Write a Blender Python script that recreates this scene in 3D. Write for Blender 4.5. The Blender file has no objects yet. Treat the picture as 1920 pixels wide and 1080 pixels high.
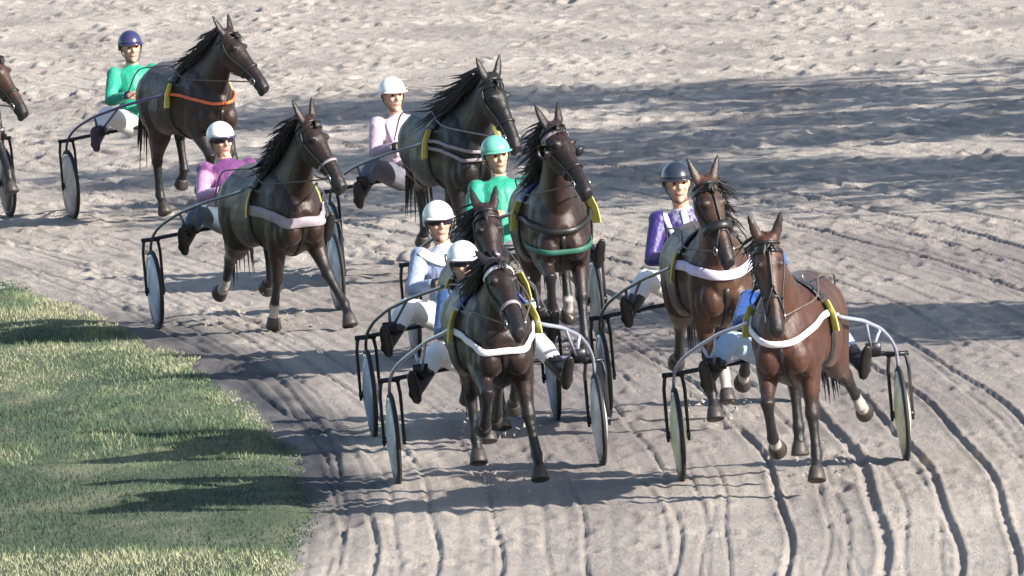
import bpy, math, random
import numpy as np
from mathutils import Vector, Matrix
from mathutils.kdtree import KDTree
from mathutils.bvhtree import BVHTree

random.seed(7)
RNG = np.random.default_rng(7)
R = math.radians
scene = bpy.context.scene
COL = scene.collection

# ------------------------------------------------------------------ camera
cam_d = bpy.data.cameras.new("camera")
cam_d.sensor_width = 36.0
cam_d.lens = 487.5
cam_d.clip_start = 1.0
cam_d.clip_end = 6000.0
cam = bpy.data.objects.new("camera", cam_d)
COL.objects.link(cam)
PITCH = 0.0706514
ROLL = R(5.0)          # the bend is banked: its outer side stands higher
cam.matrix_world = (Matrix.Translation((0, 0, 8.4)) @ Matrix.Rotation(math.pi / 2 - PITCH, 4, 'X')
                    @ Matrix.Rotation(-ROLL, 4, 'Z'))
scene.camera = cam

# ------------------------------------------------------------------ sky and sun
SUN_EL = R(25.0)
SUN_DIR = Vector((1.0, -0.74, 0.0)).normalized()       # where the sun stands
world = bpy.data.worlds.new("World")
scene.world = world
world.use_nodes = True
wn = world.node_tree
for n in list(wn.nodes):
    wn.nodes.remove(n)
sky = wn.nodes.new("ShaderNodeTexSky")
sky.sky_type = 'NISHITA'
sky.sun_disc = False
sky.sun_elevation = SUN_EL
sky.sun_rotation = math.atan2(SUN_DIR.x, SUN_DIR.y)
bg = wn.nodes.new("ShaderNodeBackground")
bg.inputs[1].default_value = 0.085
wo = wn.nodes.new("ShaderNodeOutputWorld")
wn.links.new(sky.outputs[0], bg.inputs[0])
wn.links.new(bg.outputs[0], wo.inputs[0])

sun_d = bpy.data.lights.new("sun", 'SUN')
sun_d.energy = 4.9
sun_d.angle = R(0.5)
sun_d.color = (1.0, 0.93, 0.84)
sun = bpy.data.objects.new("sun", sun_d)
COL.objects.link(sun)
sdir = Vector((SUN_DIR.x * math.cos(SUN_EL), SUN_DIR.y * math.cos(SUN_EL), math.sin(SUN_EL)))
sun.rotation_euler = sdir.to_track_quat('Z', 'Y').to_euler()
sun.location = (30, 60, 40)

scene.view_settings.view_transform = 'Standard'
scene.view_settings.look = 'None'
scene.view_settings.gamma = 1.0
scene.view_settings.use_curve_mapping = False
scene.view_settings.exposure = 1.3

# ------------------------------------------------------------------ helpers: materials
def new_mat(name):
    m = bpy.data.materials.new(name)
    m.use_nodes = True
    nt = m.node_tree
    b = nt.nodes["Principled BSDF"]
    return m, nt, b

def noise(nt, scale, detail=4, rough=0.55, coord='Object', vec_scale=None):
    tc = nt.nodes.new("ShaderNodeTexCoord")
    n = nt.nodes.new("ShaderNodeTexNoise")
    n.inputs["Scale"].default_value = scale
    n.inputs["Detail"].default_value = detail
    n.inputs["Roughness"].default_value = rough
    if vec_scale:
        mp = nt.nodes.new("ShaderNodeMapping")
        mp.inputs["Scale"].default_value = vec_scale
        nt.links.new(tc.outputs[coord], mp.inputs[0])
        nt.links.new(mp.outputs[0], n.inputs["Vector"])
    else:
        nt.links.new(tc.outputs[coord], n.inputs["Vector"])
    return n.outputs["Fac"]

def ramp(nt, fac, stops):
    r = nt.nodes.new("ShaderNodeValToRGB")
    cr = r.color_ramp
    while len(cr.elements) < len(stops):
        cr.elements.new(0.5)
    for e, (p, c) in zip(cr.elements, stops):
        e.position = p
        e.color = (*c, 1) if len(c) == 3 else c
    nt.links.new(fac, r.inputs[0])
    return r.outputs[0]

def mix(nt, fac, a, b, mode='MIX'):
    m = nt.nodes.new("ShaderNodeMix")
    m.data_type = 'RGBA'
    m.blend_type = mode
    for sock, v in ((m.inputs[0], fac), (m.inputs[6], a), (m.inputs[7], b)):
        if hasattr(v, "links") or hasattr(v, "is_linked"):
            nt.links.new(v, sock)
        elif isinstance(v, (int, float)):
            sock.default_value = v
        else:
            sock.default_value = (*v, 1) if len(v) == 3 else v
    return m.outputs[2]

def attr(nt, name):
    a = nt.nodes.new("ShaderNodeAttribute")
    a.attribute_name = name
    return a.outputs["Fac"]

def bump(nt, b, fac, strength, dist):
    bn = nt.nodes.new("ShaderNodeBump")
    bn.inputs["Strength"].default_value = strength
    bn.inputs["Distance"].default_value = dist
    nt.links.new(fac, bn.inputs["Height"])
    nt.links.new(bn.outputs[0], b.inputs["Normal"])

MATS = {}
def plain(name, col, rough=0.5, metal=0.0, var=0.18, scale=14, bmp=0.0, coat=0.0):
    """a worn, slightly uneven procedural material"""
    if name in MATS:
        return MATS[name]
    m, nt, b = new_mat(name)
    f = noise(nt, scale, 5, 0.6)
    lo = tuple(c * (1 - var) for c in col)
    hi = tuple(min(1, c * (1 + var)) for c in col)
    nt.links.new(ramp(nt, f, [(0.3, lo), (0.7, hi)]), b.inputs["Base Color"])
    b.inputs["Roughness"].default_value = rough
    b.inputs["Metallic"].default_value = metal
    if coat:
        b.inputs["Coat Weight"].default_value = coat
        b.inputs["Coat Roughness"].default_value = 0.15
    if bmp:
        bump(nt, b, noise(nt, scale * 2.5, 4), bmp, 0.01)
    MATS[name] = m
    return m

def coat_mat(name, col, points=(0.010, 0.009, 0.011), pale=None):
    """horse coat: body colour, dark points and white marks carried by the mesh"""
    m, nt, b = new_mat(name)
    f = noise(nt, 5, 5, 0.55)
    pale = pale or tuple(min(1, c * 1.55) for c in col)
    base = ramp(nt, f, [(0.30, tuple(c * 0.72 for c in col)), (0.55, col), (0.78, pale)])
    c1 = mix(nt, attr(nt, "dark"), base, points)
    c2 = mix(nt, attr(nt, "white"), c1, (0.36, 0.33, 0.31))
    f2 = noise(nt, 60, 3, 0.6, vec_scale=(1, 1, 0.35))
    c3 = mix(nt, 0.35, c2, ramp(nt, f2, [(0.3, (0.62, 0.62, 0.62)), (0.7, (1, 1, 1))]), 'MULTIPLY')
    nt.links.new(c3, b.inputs["Base Color"])
    rf = ramp(nt, noise(nt, 9, 4), [(0.3, (0.30, 0.30, 0.30)), (0.7, (0.50, 0.50, 0.50))])
    nt.links.new(rf, b.inputs["Roughness"])
    b.inputs["Specular IOR Level"].default_value = 0.36
    b.inputs["Sheen Weight"].default_value = 0.05
    bump(nt, b, noise(nt, 17, 7, 0.68, vec_scale=(1, 1, .6)), 0.55, 0.018)
    return m

def cloth_mat(name, col, accent, rough=0.62):
    m, nt, b = new_mat(name)
    f = noise(nt, 18, 4, 0.6)
    a = ramp(nt, f, [(0.3, tuple(c * 0.82 for c in col)), (0.7, tuple(min(1, c * 1.12) for c in col))])
    c2 = mix(nt, attr(nt, "accent"), a, accent)
    nt.links.new(c2, b.inputs["Base Color"])
    b.inputs["Roughness"].default_value = rough
    b.inputs["Sheen Weight"].default_value = 0.08
    bump(nt, b, noise(nt, 7.5, 3, 0.55, vec_scale=(1.5, 1.5, 0.8)), 0.55, 0.045)
    return m

# ------------------------------------------------------------------ helpers: geometry
def tag(o, label=None, cat=None, group=None, kind=None):
    if label: o["label"] = label
    if cat: o["category"] = cat
    if group: o["group"] = group
    if kind: o["kind"] = kind
    return o

def empty(name, loc, rz=0.0):
    o = bpy.data.objects.new(name, None)
    o.empty_display_size = 0.2
    COL.objects.link(o)
    o.location = loc
    o.rotation_euler = (0, 0, rz)
    return o

def link(name, mesh, mat=None, parent=None, smooth=True):
    o = bpy.data.objects.new(name, mesh)
    COL.objects.link(o)
    if mat is not None:
        mesh.materials.clear()
        mesh.materials.append(mat)
    if smooth and len(mesh.polygons):
        mesh.polygons.foreach_set("use_smooth", [True] * len(mesh.polygons))
    if parent is not None:
        o.parent = parent
    return o

def V(s, l, z):
    """forward, towards the animal's own left, up -> local x, y, z (forward is -Y)"""
    return np.array((l, -s, z), float)

def nrm(v):
    v = np.asarray(v, float)
    return v / (np.linalg.norm(v) + 1e-12)

class Geo:
    def __init__(self):
        self.v, self.f, self.a = [], [], {}
        self.names = ()
    def _add(self, verts, faces, **attrs):
        n0 = len(self.v)
        self.v.extend([tuple(map(float, p)) for p in verts])
        self.f.extend([tuple(i + n0 for i in f) for f in faces])
        for k in set(list(self.a.keys()) + list(attrs.keys())):
            lst = self.a.setdefault(k, [0.0] * n0)
            val = attrs.get(k, 0.0)
            if np.isscalar(val):
                lst.extend([float(val)] * len(verts))
            else:
                lst.extend([float(x) for x in val])
        return n0
    def loft(self, pts, W, H, side=(1, 0, 0), n=14, power=1.0, **attrs):
        pts = [np.asarray(p, float) for p in pts]
        k = len(pts)
        W = [W] * k if np.isscalar(W) else W
        H = [H] * k if np.isscalar(H) else H
        sides = side if (hasattr(side, '__len__') and hasattr(side[0], '__len__')) else [side] * k
        verts, per = [], {a: [] for a in attrs}
        for i, p in enumerate(pts):
            t = nrm(pts[min(i + 1, k - 1)] - pts[max(i - 1, 0)])
            sd = np.asarray(sides[i], float)
            sd = sd - t * np.dot(t, sd)
            if np.linalg.norm(sd) < 1e-5:
                sd = np.cross(t, (0.3, 0.5, 0.8))
            sd = nrm(sd)
            up = np.cross(t, sd)
            for j in range(n):
                a = 2 * math.pi * j / n
                c, s = math.cos(a), math.sin(a)
                if power != 1.0:
                    c = math.copysign(abs(c) ** power, c)
                    s = math.copysign(abs(s) ** power, s)
                verts.append(p + sd * (W[i] * c) + up * (H[i] * s))
            for a_ in attrs:
                val = attrs[a_]
                per[a_] += [val if np.isscalar(val) else val[i]] * n
        faces = []
        for i in range(k - 1):
            for j in range(n):
                j2 = (j + 1) % n
                faces.append((i * n + j, i * n + j2, (i + 1) * n + j2, (i + 1) * n + j))
        c0, c1 = len(verts), len(verts) + 1
        verts += [pts[0], pts[-1]]
        for a_ in attrs:
            val = attrs[a_]
            per[a_] += [val if np.isscalar(val) else val[0], val if np.isscalar(val) else val[-1]]
        for j in range(n):
            j2 = (j + 1) % n
            faces.append((c0, j2, j))
            faces.append((c1, (k - 1) * n + j, (k - 1) * n + j2))
        self._add(verts, faces, **per)
        return self
    def tube(self, pts, r, n=8, **attrs):
        return self.loft(pts, r, r, side=(0.31, 0.2, 0.93), n=n, **attrs)
    def ball(self, c, rad, rot=None, n=12, m=8, **attrs):
        c = np.asarray(c, float)
        rad = np.asarray((rad, rad, rad) if np.isscalar(rad) else rad, float)
        verts, faces = [], []
        for i in range(m + 1):
            th = math.pi * i / m
            for j in range(n):
                ph = 2 * math.pi * j / n
                p = np.array((math.sin(th) * math.cos(ph), math.sin(th) * math.sin(ph), math.cos(th))) * rad
                if rot is not None:
                    p = rot @ p
                verts.append(c + p)
        for i in range(m):
            for j in range(n):
                j2 = (j + 1) % n
                faces.append((i * n + j, (i + 1) * n + j, (i + 1) * n + j2, i * n + j2))
        self._add(verts, faces, **attrs)
        return self
    def box(self, c, size, rot=None):
        c = np.asarray(c, float)
        h = np.asarray(size, float) / 2
        vs = []
        for x in (-1, 1):
            for y in (-1, 1):
                for z in (-1, 1):
                    p = np.array((x, y, z)) * h
                    if rot is not None:
                        p = rot @ p
                    vs.append(c + p)
        fs = [(0, 1, 3, 2), (4, 6, 7, 5), (0, 4, 5, 1), (2, 3, 7, 6), (0, 2, 6, 4), (1, 5, 7, 3)]
        self._add(vs, fs)
        return self
    def lathe(self, prof, c, axis, n=32):
        """revolve (radius, along) round axis through c"""
        c, axis = np.asarray(c, float), nrm(axis)
        e1 = nrm(np.cross(axis, (0.12, 0.9, 0.41)))
        e2 = np.cross(axis, e1)
        vs, fs = [], []
        for (r, a) in prof:
            for j in range(n):
                t = 2 * math.pi * j / n
                vs.append(c + axis * a + (e1 * math.cos(t) + e2 * math.sin(t)) * r)
        for i in range(len(prof) - 1):
            for j in range(n):
                j2 = (j + 1) % n
                fs.append((i * n + j, i * n + j2, (i + 1) * n + j2, (i + 1) * n + j))
        self._add(vs, fs)
        return self
    def mesh(self, name="m", off=(0, 0, 0)):
        me = bpy.data.meshes.new(name)
        me.from_pydata([(p[0] - off[0], p[1] - off[1], p[2] - off[2]) for p in self.v], [], self.f)
        me.update()
        for k, lst in self.a.items():
            lst = lst + [0.0] * (len(self.v) - len(lst))
            at = me.attributes.new(k, 'FLOAT', 'POINT')
            at.data.foreach_set("value", lst)
        return me
    def build(self, name, mat, parent=None, off=(0, 0, 0), smooth=True):
        return link(name, self.mesh(name, off), mat, parent, smooth)
    def remesh(self, name, voxel, smooth_it=5, names=("dark", "white"), factor=0.5):
        """melt all the lofts into ONE continuous skin; carry the marks across"""
        me = self.mesh(name)
        o = bpy.data.objects.new("tmp", me)
        COL.objects.link(o)
        md = o.modifiers.new("r", 'REMESH')
        md.mode = 'VOXEL'
        md.voxel_size = voxel
        ms = o.modifiers.new("s", 'SMOOTH')
        ms.factor = factor
        ms.iterations = smooth_it
        dg = bpy.context.evaluated_depsgraph_get()
        out = bpy.data.meshes.new_from_object(o.evaluated_get(dg))
        bpy.data.objects.remove(o)
        out.name = name
        kd = KDTree(len(self.v))
        for i, p in enumerate(self.v):
            kd.insert(p, i)
        kd.balance()
        vals = {k: np.zeros(len(out.vertices)) for k in names}
        src = {k: self.a.get(k, [0.0] * len(self.v)) for k in names}
        for i, vt in enumerate(out.vertices):
            ws, acc = 0.0, {k: 0.0 for k in names}
            for _, j, d in kd.find_n(vt.co, 4):
                w = 1.0 / (d * d + 1e-5)
                ws += w
                for k in names:
                    s_ = src[k]
                    acc[k] += w * (s_[j] if j < len(s_) else 0.0)
            for k in names:
                vals[k][i] = acc[k] / ws
        for k in names:
            if k in out.attributes:
                out.attributes.remove(out.attributes[k])
            at = out.attributes.new(k, 'FLOAT', 'POINT')
            at.data.foreach_set("value", vals[k])
        return out

def bvh_of(mesh):
    return BVHTree.FromPolygons([v.co.copy() for v in mesh.vertices], [tuple(p.vertices) for p in mesh.polygons])

def resample(pts, n):
    pts = np.asarray(pts, float)
    d = np.r_[0, np.cumsum(np.linalg.norm(np.diff(pts, axis=0), axis=1))]
    t = np.linspace(0, d[-1], n)
    # Catmull-Rom like smoothing
    out = np.array([[np.interp(x, d, pts[:, k]) for k in range(3)] for x in t])
    for _ in range(2):
        out[1:-1] = 0.25 * out[:-2] + 0.5 * out[1:-1] + 0.25 * out[2:]
    return out

def strap(geo, bvh, pts, width, thick, n=24, lift=0.004, snap=True):
    """a flat band laid on a skin"""
    pts = resample(pts, n)
    out, sides = [], []
    for p in pts:
        co, no, idx, d = bvh.find_nearest(Vector(p))
        if snap and co is not None:
            out.append(np.array(co) + np.array(no) * (lift + thick))
        else:
            out.append(p)
        sides.append(np.array(no))
    out = np.array(out)
    for _ in range(2):
        out[1:-1] = 0.25 * out[:-2] + 0.5 * out[1:-1] + 0.25 * out[2:]
    s2 = []
    for i in range(len(out)):
        t = nrm(out[min(i + 1, len(out) - 1)] - out[max(i - 1, 0)])
        s2.append(nrm(np.cross(t, sides[i])))
    geo.loft(list(out), width / 2, thick, side=s2, n=8, power=0.6)
    return out

# ------------------------------------------------------------------ ground
def edge(y):
    """inner edge of the bend"""
    d = np.asarray(y, float) - 95.0
    return -1.55 - 0.0033 * np.where(d > 45, 45 ** 2 + 90 * (d - 45), d * d)

def ragged(y):
    y = np.asarray(y, float)
    return 0.30 * vnoise(y, y * 0, 0.35, 1, 53) + 0.22 * vnoise(y, y * 0, 1.1, 1, 54) + 0.12 * vnoise(y, y * 0, 3.0, 1, 58)

def vnoise(x, y, fx, fy, seed):
    """smooth value noise on arrays"""
    g = np.random.default_rng(seed).random((512, 512))
    u, v = x * fx + 1000.3, y * fy + 1000.7
    iu, iv = np.floor(u).astype(int), np.floor(v).astype(int)
    fu, fv = u - iu, v - iv
    fu, fv = fu * fu * (3 - 2 * fu), fv * fv * (3 - 2 * fv)
    a, b = g[iu % 512, iv % 512], g[(iu + 1) % 512, iv % 512]
    c, d = g[iu % 512, (iv + 1) % 512], g[(iu + 1) % 512, (iv + 1) % 512]
    return (a * (1 - fu) + b * fu) * (1 - fv) + (c * (1 - fu) + d * fu) * fv - 0.5

def sand_material(name):
    m, nt, b = new_mat(name)
    f1 = noise(nt, 0.55, 6, 0.6, vec_scale=(1.0, 0.55, 1.0))
    f2 = noise(nt, 9, 6, 0.65, vec_scale=(1.0, 0.35, 1.0))
    f3 = noise(nt, 120, 4, 0.7)
    base = ramp(nt, f1, [(0.30, (0.335, 0.300, 0.275)), (0.5, (0.455, 0.410, 0.370)), (0.68, (0.56, 0.51, 0.45))])
    base = mix(nt, 0.40, base, ramp(nt, f2, [(0.32, (0.56, 0.54, 0.56)), (0.62, (1, 1, 1))]), 'MULTIPLY')
    base = mix(nt, 0.35, base, ramp(nt, f3, [(0.30, (0.55, 0.54, 0.55)), (0.6, (1, 1, 1))]), 'MULTIPLY')
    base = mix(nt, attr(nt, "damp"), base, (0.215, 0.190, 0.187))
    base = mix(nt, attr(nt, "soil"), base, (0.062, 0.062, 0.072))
    nt.links.new(base, b.inputs["Base Color"])
    b.inputs["Roughness"].default_value = 0.88
    b.inputs["Specular IOR Level"].default_value = 0.25
    bump(nt, b, noise(nt, 24, 9, 0.74, vec_scale=(1, 0.45, 1)), 1.0, 0.05)
    return m

SAND = sand_material("harrowed sand")

def grid_mesh(name, X, Y, Z, extra=None):
    ny, nx = X.shape
    me = bpy.data.meshes.new(name)
    co = np.stack([X, Y, Z], -1).reshape(-1, 3)
    idx = np.arange(ny * nx).reshape(ny, nx)
    q = np.stack([idx[:-1, :-1], idx[:-1, 1:], idx[1:, 1:], idx[1:, :-1]], -1).reshape(-1, 4)
    me.vertices.add(len(co)); me.vertices.foreach_set("co", co.ravel())
    me.loops.add(q.size); me.loops.foreach_set("vertex_index", q.ravel().astype(np.int32))
    me.polygons.add(len(q))
    me.polygons.foreach_set("loop_start", np.arange(0, q.size, 4, dtype=np.int32))
    me.update(calc_edges=True)
    for k, v in (extra or {}).items():
        at = me.attributes.new(k, 'FLOAT', 'POINT')
        at.data.foreach_set("value", np.asarray(v, float).ravel())
    return me

def build_ground():
    # the far ground: one sheet to the horizon
    m, nt, b = new_mat("meadow")
    f = noise(nt, 0.6, 6)
    nt.links.new(ramp(nt, f, [(0.3, (0.045, 0.07, 0.02)), (0.7, (0.11, 0.12, 0.045))]), b.inputs["Base Color"])
    b.inputs["Roughness"].default_value = 0.95
    g = Geo()
    g._add([(-2500, -2500, -0.09), (2500, -2500, -0.09), (2500, 2500, -0.09), (-2500, 2500, -0.09)], [(0, 1, 2, 3)])
    tag(g.build("ground", m, smooth=False), kind="structure")

    # the rest of the sand bend, outside the part modelled finely
    ys = np.linspace(20, 300, 141)
    uu = np.linspace(0, 1, 9)
    X = edge(ys)[:, None] + 26.0 * uu[None, :]
    Y = np.repeat(ys[:, None], 9, 1)
    me = grid_mesh("sand_bed", X, Y, np.full_like(X, -0.05), {"damp": np.zeros_like(X)})
    tag(link("sand_bed", me, SAND), kind="structure")

    # the track in view, with harrow lines, wheel ruts and hoof marks as relief
    ys = np.arange(83.0, 186.0, 0.105)
    left = np.maximum(edge(ys) - 0.35, -8.5)
    nx = 560
    u = np.linspace(0, 1, nx)
    X = left[:, None] + (8.3 - left)[:, None] * u[None, :]
    Y = np.repeat(ys[:, None], nx, 1)
    w = X - edge(Y)                                     # distance from the inner edge
    Z = np.zeros_like(X)
    far = np.clip((Y - 118) / 25, 0, 1)
    # harrow combing
    comb = -np.abs(np.sin(math.pi * w / 0.15 + 1.6 * vnoise(w, Y, 0.5, 0.07, 1))) ** 0.5 * -0.009
    Z += comb * (0.4 + 1.2 * np.clip(vnoise(w, Y, 0.45, 0.05, 2) + 0.4, 0, 1))
    # general roughness
    for k, (fx, fy, a) in enumerate([(0.8, 0.25, 0.012), (3.2, 0.8, 0.010), (7.5, 1.9, 0.010), (17, 4.0, 0.008)]):
        Z += a * vnoise(w, Y, fx, fy, 10 + k) * (0.42 + 1.2 * far)
    # cross ripples left by hooves and feet
    Z += 0.016 * np.clip(vnoise(w, Y, 1.1, 2.8, 31), -0.1, 0.5) * (0.35 + 1.3 * far)
    # ruts of wheels: long lines that follow the bend
    ruts = [(3.25, .024, .024, 1), (3.92, .034, .036, 1), (4.35, .030, .026, 1), (4.70, .030, .024, 1), (5.20, .026, .022, 1), (2.35, .016, .022, 2), (2.72, .016, .02, 2),
            (5.65, .016, .020, 2), (6.2, .018, .022, 2), (6.75, .020, .022, 1), (7.30, .028, .026, 1), (7.65, .030, .026, 1), (8.3, .024, .024, 1),
            (9.0, .018, .025, 2), (9.6, .020, .028, 2), (.24, .020, .024, 2), (.40, .020, .02, 2), (.62, .020, .022, 2), (.88, .018, .02, 1),
            (1.15, .018, .02, 2), (1.45, .018, .02, 2), (1.75, .016, .02, 2), (2.05, .018, .02, 2), (5.0, .012, .02, 3), (10.4, .020, .03, 2), (11.6, .020, .03, 2)]
    ruts += [(float(a), float(b_), float(c_), 3) for a, b_, c_ in zip(RNG.uniform(0.3, 13, 50), RNG.uniform(.007, .016, 50), RNG.uniform(.016, .021, 50))]
    for i, (w0, dep, wid, typ) in enumerate(ruts):
        dep *= .8
        rr = np.random.default_rng(100 + i)
        c = w0 + (0.05 if typ == 1 else 0.18) * np.sin(ys * rr.uniform(0.05, 0.11) + rr.uniform(0, 6)) + 0.02 * np.sin(ys * 0.9 + i)
        d = w - c[:, None]
        vis = 1.0 if typ == 1 else np.clip(vnoise(np.full_like(ys, w0 * 9), ys, 1, 0.09 if typ == 2 else 0.11, 60 + i) * 4 + 0.8, 0, 1)[:, None]
        Z -= vis * dep * np.exp(-(np.abs(d) / wid) ** 3)
        Z += vis * dep * 0.45 * np.exp(-((np.abs(d) - wid * 1.7) / (wid * 0.6)) ** 2)
    # hoof prints
    dx = 0.5 * (X[0, 1] - X[0, 0])
    for _ in range(5200):
        yy = RNG.uniform(85, 184)
        iy = int((yy - 83.0) / 0.105)
        xx = RNG.uniform(left[iy], 8.0)
        ix = int((xx - left[iy]) / (8.3 - left[iy]) * (nx - 1))
        fr = min(1.0, max(0.0, (yy - 112) / 25))
        rw, rl, dp = RNG.uniform(.045, .085) * (1 + .5 * fr), RNG.uniform(.10, .24), RNG.uniform(.010, .028) * (.65 + 1.2 * fr)
        a, b_ = max(0, iy - 6), min(len(ys), iy + 7)
        c, d_ = max(0, ix - 9), min(nx, ix + 10)
        q = ((X[a:b_, c:d_] - xx) / rw) ** 2 + ((Y[a:b_, c:d_] - yy) / rl) ** 2
        Z[a:b_, c:d_] += -dp * np.exp(-q) + dp * 0.55 * np.exp(-((np.sqrt(q) - 1.7) / 0.5) ** 2)
    damp = np.clip(vnoise(w, Y, 0.22, 0.045, 90) * 1.4 - 0.20, 0, 0.5) + np.clip(vnoise(w, Y, 1.3, 0.12, 91) * 1.2 - 0.12, 0, .35)  # scattered damp patches
    zone = np.exp(-((Y - 110) / 12.0) ** 4) * np.clip((w - 0.6) / 1.2, 0, 1)          # greyer sand over the middle stretch of the track
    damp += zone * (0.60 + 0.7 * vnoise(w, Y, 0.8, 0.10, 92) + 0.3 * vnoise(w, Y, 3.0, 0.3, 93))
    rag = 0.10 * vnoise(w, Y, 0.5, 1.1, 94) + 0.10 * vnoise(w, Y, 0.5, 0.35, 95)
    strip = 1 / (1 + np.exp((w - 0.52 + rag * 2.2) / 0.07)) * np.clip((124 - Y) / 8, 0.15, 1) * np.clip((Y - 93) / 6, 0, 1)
    soil = np.clip(strip * (0.85 + 0.5 * vnoise(w, Y, 5, 1.2, 96)), 0, 1)  # shade along the inner edge, painted into the sand colour
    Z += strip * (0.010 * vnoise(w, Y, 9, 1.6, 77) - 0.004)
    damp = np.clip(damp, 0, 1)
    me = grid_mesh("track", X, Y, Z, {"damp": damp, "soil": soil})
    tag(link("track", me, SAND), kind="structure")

    # verge of the infield
    m3, nt, b = new_mat("turf")
    f = noise(nt, 1.1, 6, 0.6, vec_scale=(1, 0.45, 1))
    f2 = noise(nt, 20, 5, 0.7)
    c = ramp(nt, f, [(0.30, (0.030, 0.055, 0.030)), (0.5, (0.075, 0.105, 0.050)), (0.66, (0.20, 0.20, 0.12))])
    c = mix(nt, 0.5, c, ramp(nt, f2, [(0.3, (0.5, 0.5, 0.5)), (0.7, (1, 1, 1))]), 'MULTIPLY')
    nt.links.new(c, b.inputs["Base Color"])
    b.inputs["Roughness"].default_value = 0.95
    bump(nt, b, noise(nt, 40, 5, 0.7), 1.0, 0.03)
    yy = np.arange(40, 200, 0.2)
    uu = np.r_[np.linspace(-30, -6, 8), np.linspace(-5.5, 0.02, 44)]
    X = edge(yy)[:, None] + uu[None, :] + ragged(yy)[:, None] * np.exp(np.minimum(uu, 0) / 0.8)[None, :]
    Y = np.repeat(yy[:, None], len(uu), 1)
    Z = 0.05 * vnoise(X, Y, 1.6, 0.7, 52) * np.clip(-uu[None, :] / .5, 0, 1) + 0.024 - 0.06 * np.clip((uu[None, :] + .14) / .16, 0, 1)
    tag(link("verge", grid_mesh("verge", X, Y, Z), m3), kind="structure")

    # grass blades
    n = 150000
    yb = 88 + 46 * RNG.random(n) ** 1.15
    keep_w = 0.0 + 4.2 * RNG.random(n) ** 1.1
    xb = edge(yb) - keep_w + ragged(yb) * np.exp(-keep_w / 0.8)
    zb = 0.05 * vnoise(xb, yb, 1.6, 0.7, 52) * np.clip((edge(yb) - xb) / .5, 0, 1) + 0.015
    hgt = np.clip(0.35 + (edge(yb) - xb) / .5, .3, 1) * RNG.uniform(0.018, 0.050, n) * (0.75 + 0.8 * np.clip(vnoise(xb, yb, 1.2, 0.6, 55) + .5, 0, 1))
    ang = RNG.random(n) * 2 * math.pi
    wd = RNG.uniform(0.003, 0.0065, n)
    le = RNG.uniform(0.2, 0.9, n) * hgt
    la = RNG.random(n) * 2 * math.pi
    P0 = np.stack([xb - wd * np.cos(ang), yb - wd * np.sin(ang), zb], -1)
    P1 = np.stack([xb + wd * np.cos(ang), yb + wd * np.sin(ang), zb], -1)
    P2 = np.stack([xb + le * np.cos(la), yb + le * np.sin(la), zb + hgt], -1)
    co = np.stack([P0, P1, P2], 1).reshape(-1, 3)
    me = bpy.data.meshes.new("grass")
    me.vertices.add(3 * n); me.vertices.foreach_set("co", co.ravel())
    me.loops.add(3 * n); me.loops.foreach_set("vertex_index", np.arange(3 * n, dtype=np.int32))
    me.polygons.add(n); me.polygons.foreach_set("loop_start", np.arange(0, 3 * n, 3, dtype=np.int32))
    me.update(calc_edges=True)
    ud, vd = xb * 0.69 - yb * 0.72, xb * 0.72 + yb * 0.69  # slanting bands of shade and sun put into the blade colour, plus random tone
    patch = np.clip(0.42 + 1.5 * vnoise(ud, vd, 0.16, 0.62, 56) + 0.7 * vnoise(xb, yb, 4, 1.2, 57) + RNG.normal(0, .11, n), 0, 1)
    at = me.attributes.new("dry", 'FLOAT', 'POINT')
    at.data.foreach_set("value", np.repeat(patch, 3))
    m4, nt, b = new_mat("grass blades")
    nt.links.new(ramp(nt, attr(nt, "dry"), [(0.2, (0.020, 0.045, 0.028)), (0.5, (0.055, 0.100, 0.046)), (0.72, (0.125, 0.165, 0.082)), (0.95, (0.24, 0.245, 0.15))]), b.inputs["Base Color"])
    b.inputs["Roughness"].default_value = 0.7
    tag(link("grass", me, m4, smooth=False), kind="stuff")

build_ground()

# ------------------------------------------------------------------ shared materials
M_LEATHER = plain("black leather", (0.012, 0.012, 0.014), 0.45, var=0.4)
M_HOOF = plain("hoof horn", (0.035, 0.03, 0.028), 0.55, var=0.4)
M_EYE = plain("eye", (0.006, 0.005, 0.004), 0.08, var=0.0)
M_HAIR = plain("black horsehair", (0.010, 0.009, 0.010), 0.5, var=0.4, scale=40)
M_TYRE = plain("tyre rubber", (0.012, 0.012, 0.014), 0.7, var=0.4)
M_DARKMETAL = plain("dark tube", (0.022, 0.022, 0.028), 0.4, 0.6, var=0.3)
M_STEEL = plain("steel", (0.45, 0.46, 0.48), 0.3, 0.9, var=0.2)
M_CLOTHNUM = plain("yellow number cloth", (0.62, 0.60, 0.17), 0.75, var=0.12, scale=9, bmp=0.3)
M_INK = plain("black print", (0.01, 0.01, 0.012), 0.7, var=0.1)
M_BOOT = plain("black boot leather", (0.012, 0.011, 0.012), 0.4, var=0.4)
M_WHITE = plain("white breeches", (0.72, 0.72, 0.72), 0.7, var=0.08, scale=10, bmp=0.5)
M_REIN = plain("rein webbing", (0.10, 0.08, 0.06), 0.6, var=0.3)

def skin_mat():
    m, nt, b = new_mat("skin")
    f = noise(nt, 20, 4)
    base = ramp(nt, f, [(0.3, (0.44, 0.25, 0.18)), (0.7, (0.56, 0.34, 0.25))])
    base = mix(nt, attr(nt, "lips"), base, (0.38, 0.20, 0.16))
    nt.links.new(base, b.inputs["Base Color"])
    b.inputs["Roughness"].default_value = 0.5
    b.inputs["Subsurface Weight"].default_value = 0.08
    b.inputs["Subsurface Radius"].default_value = (0.01, 0.004, 0.002)
    return m
M_SKIN = skin_mat()

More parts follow.
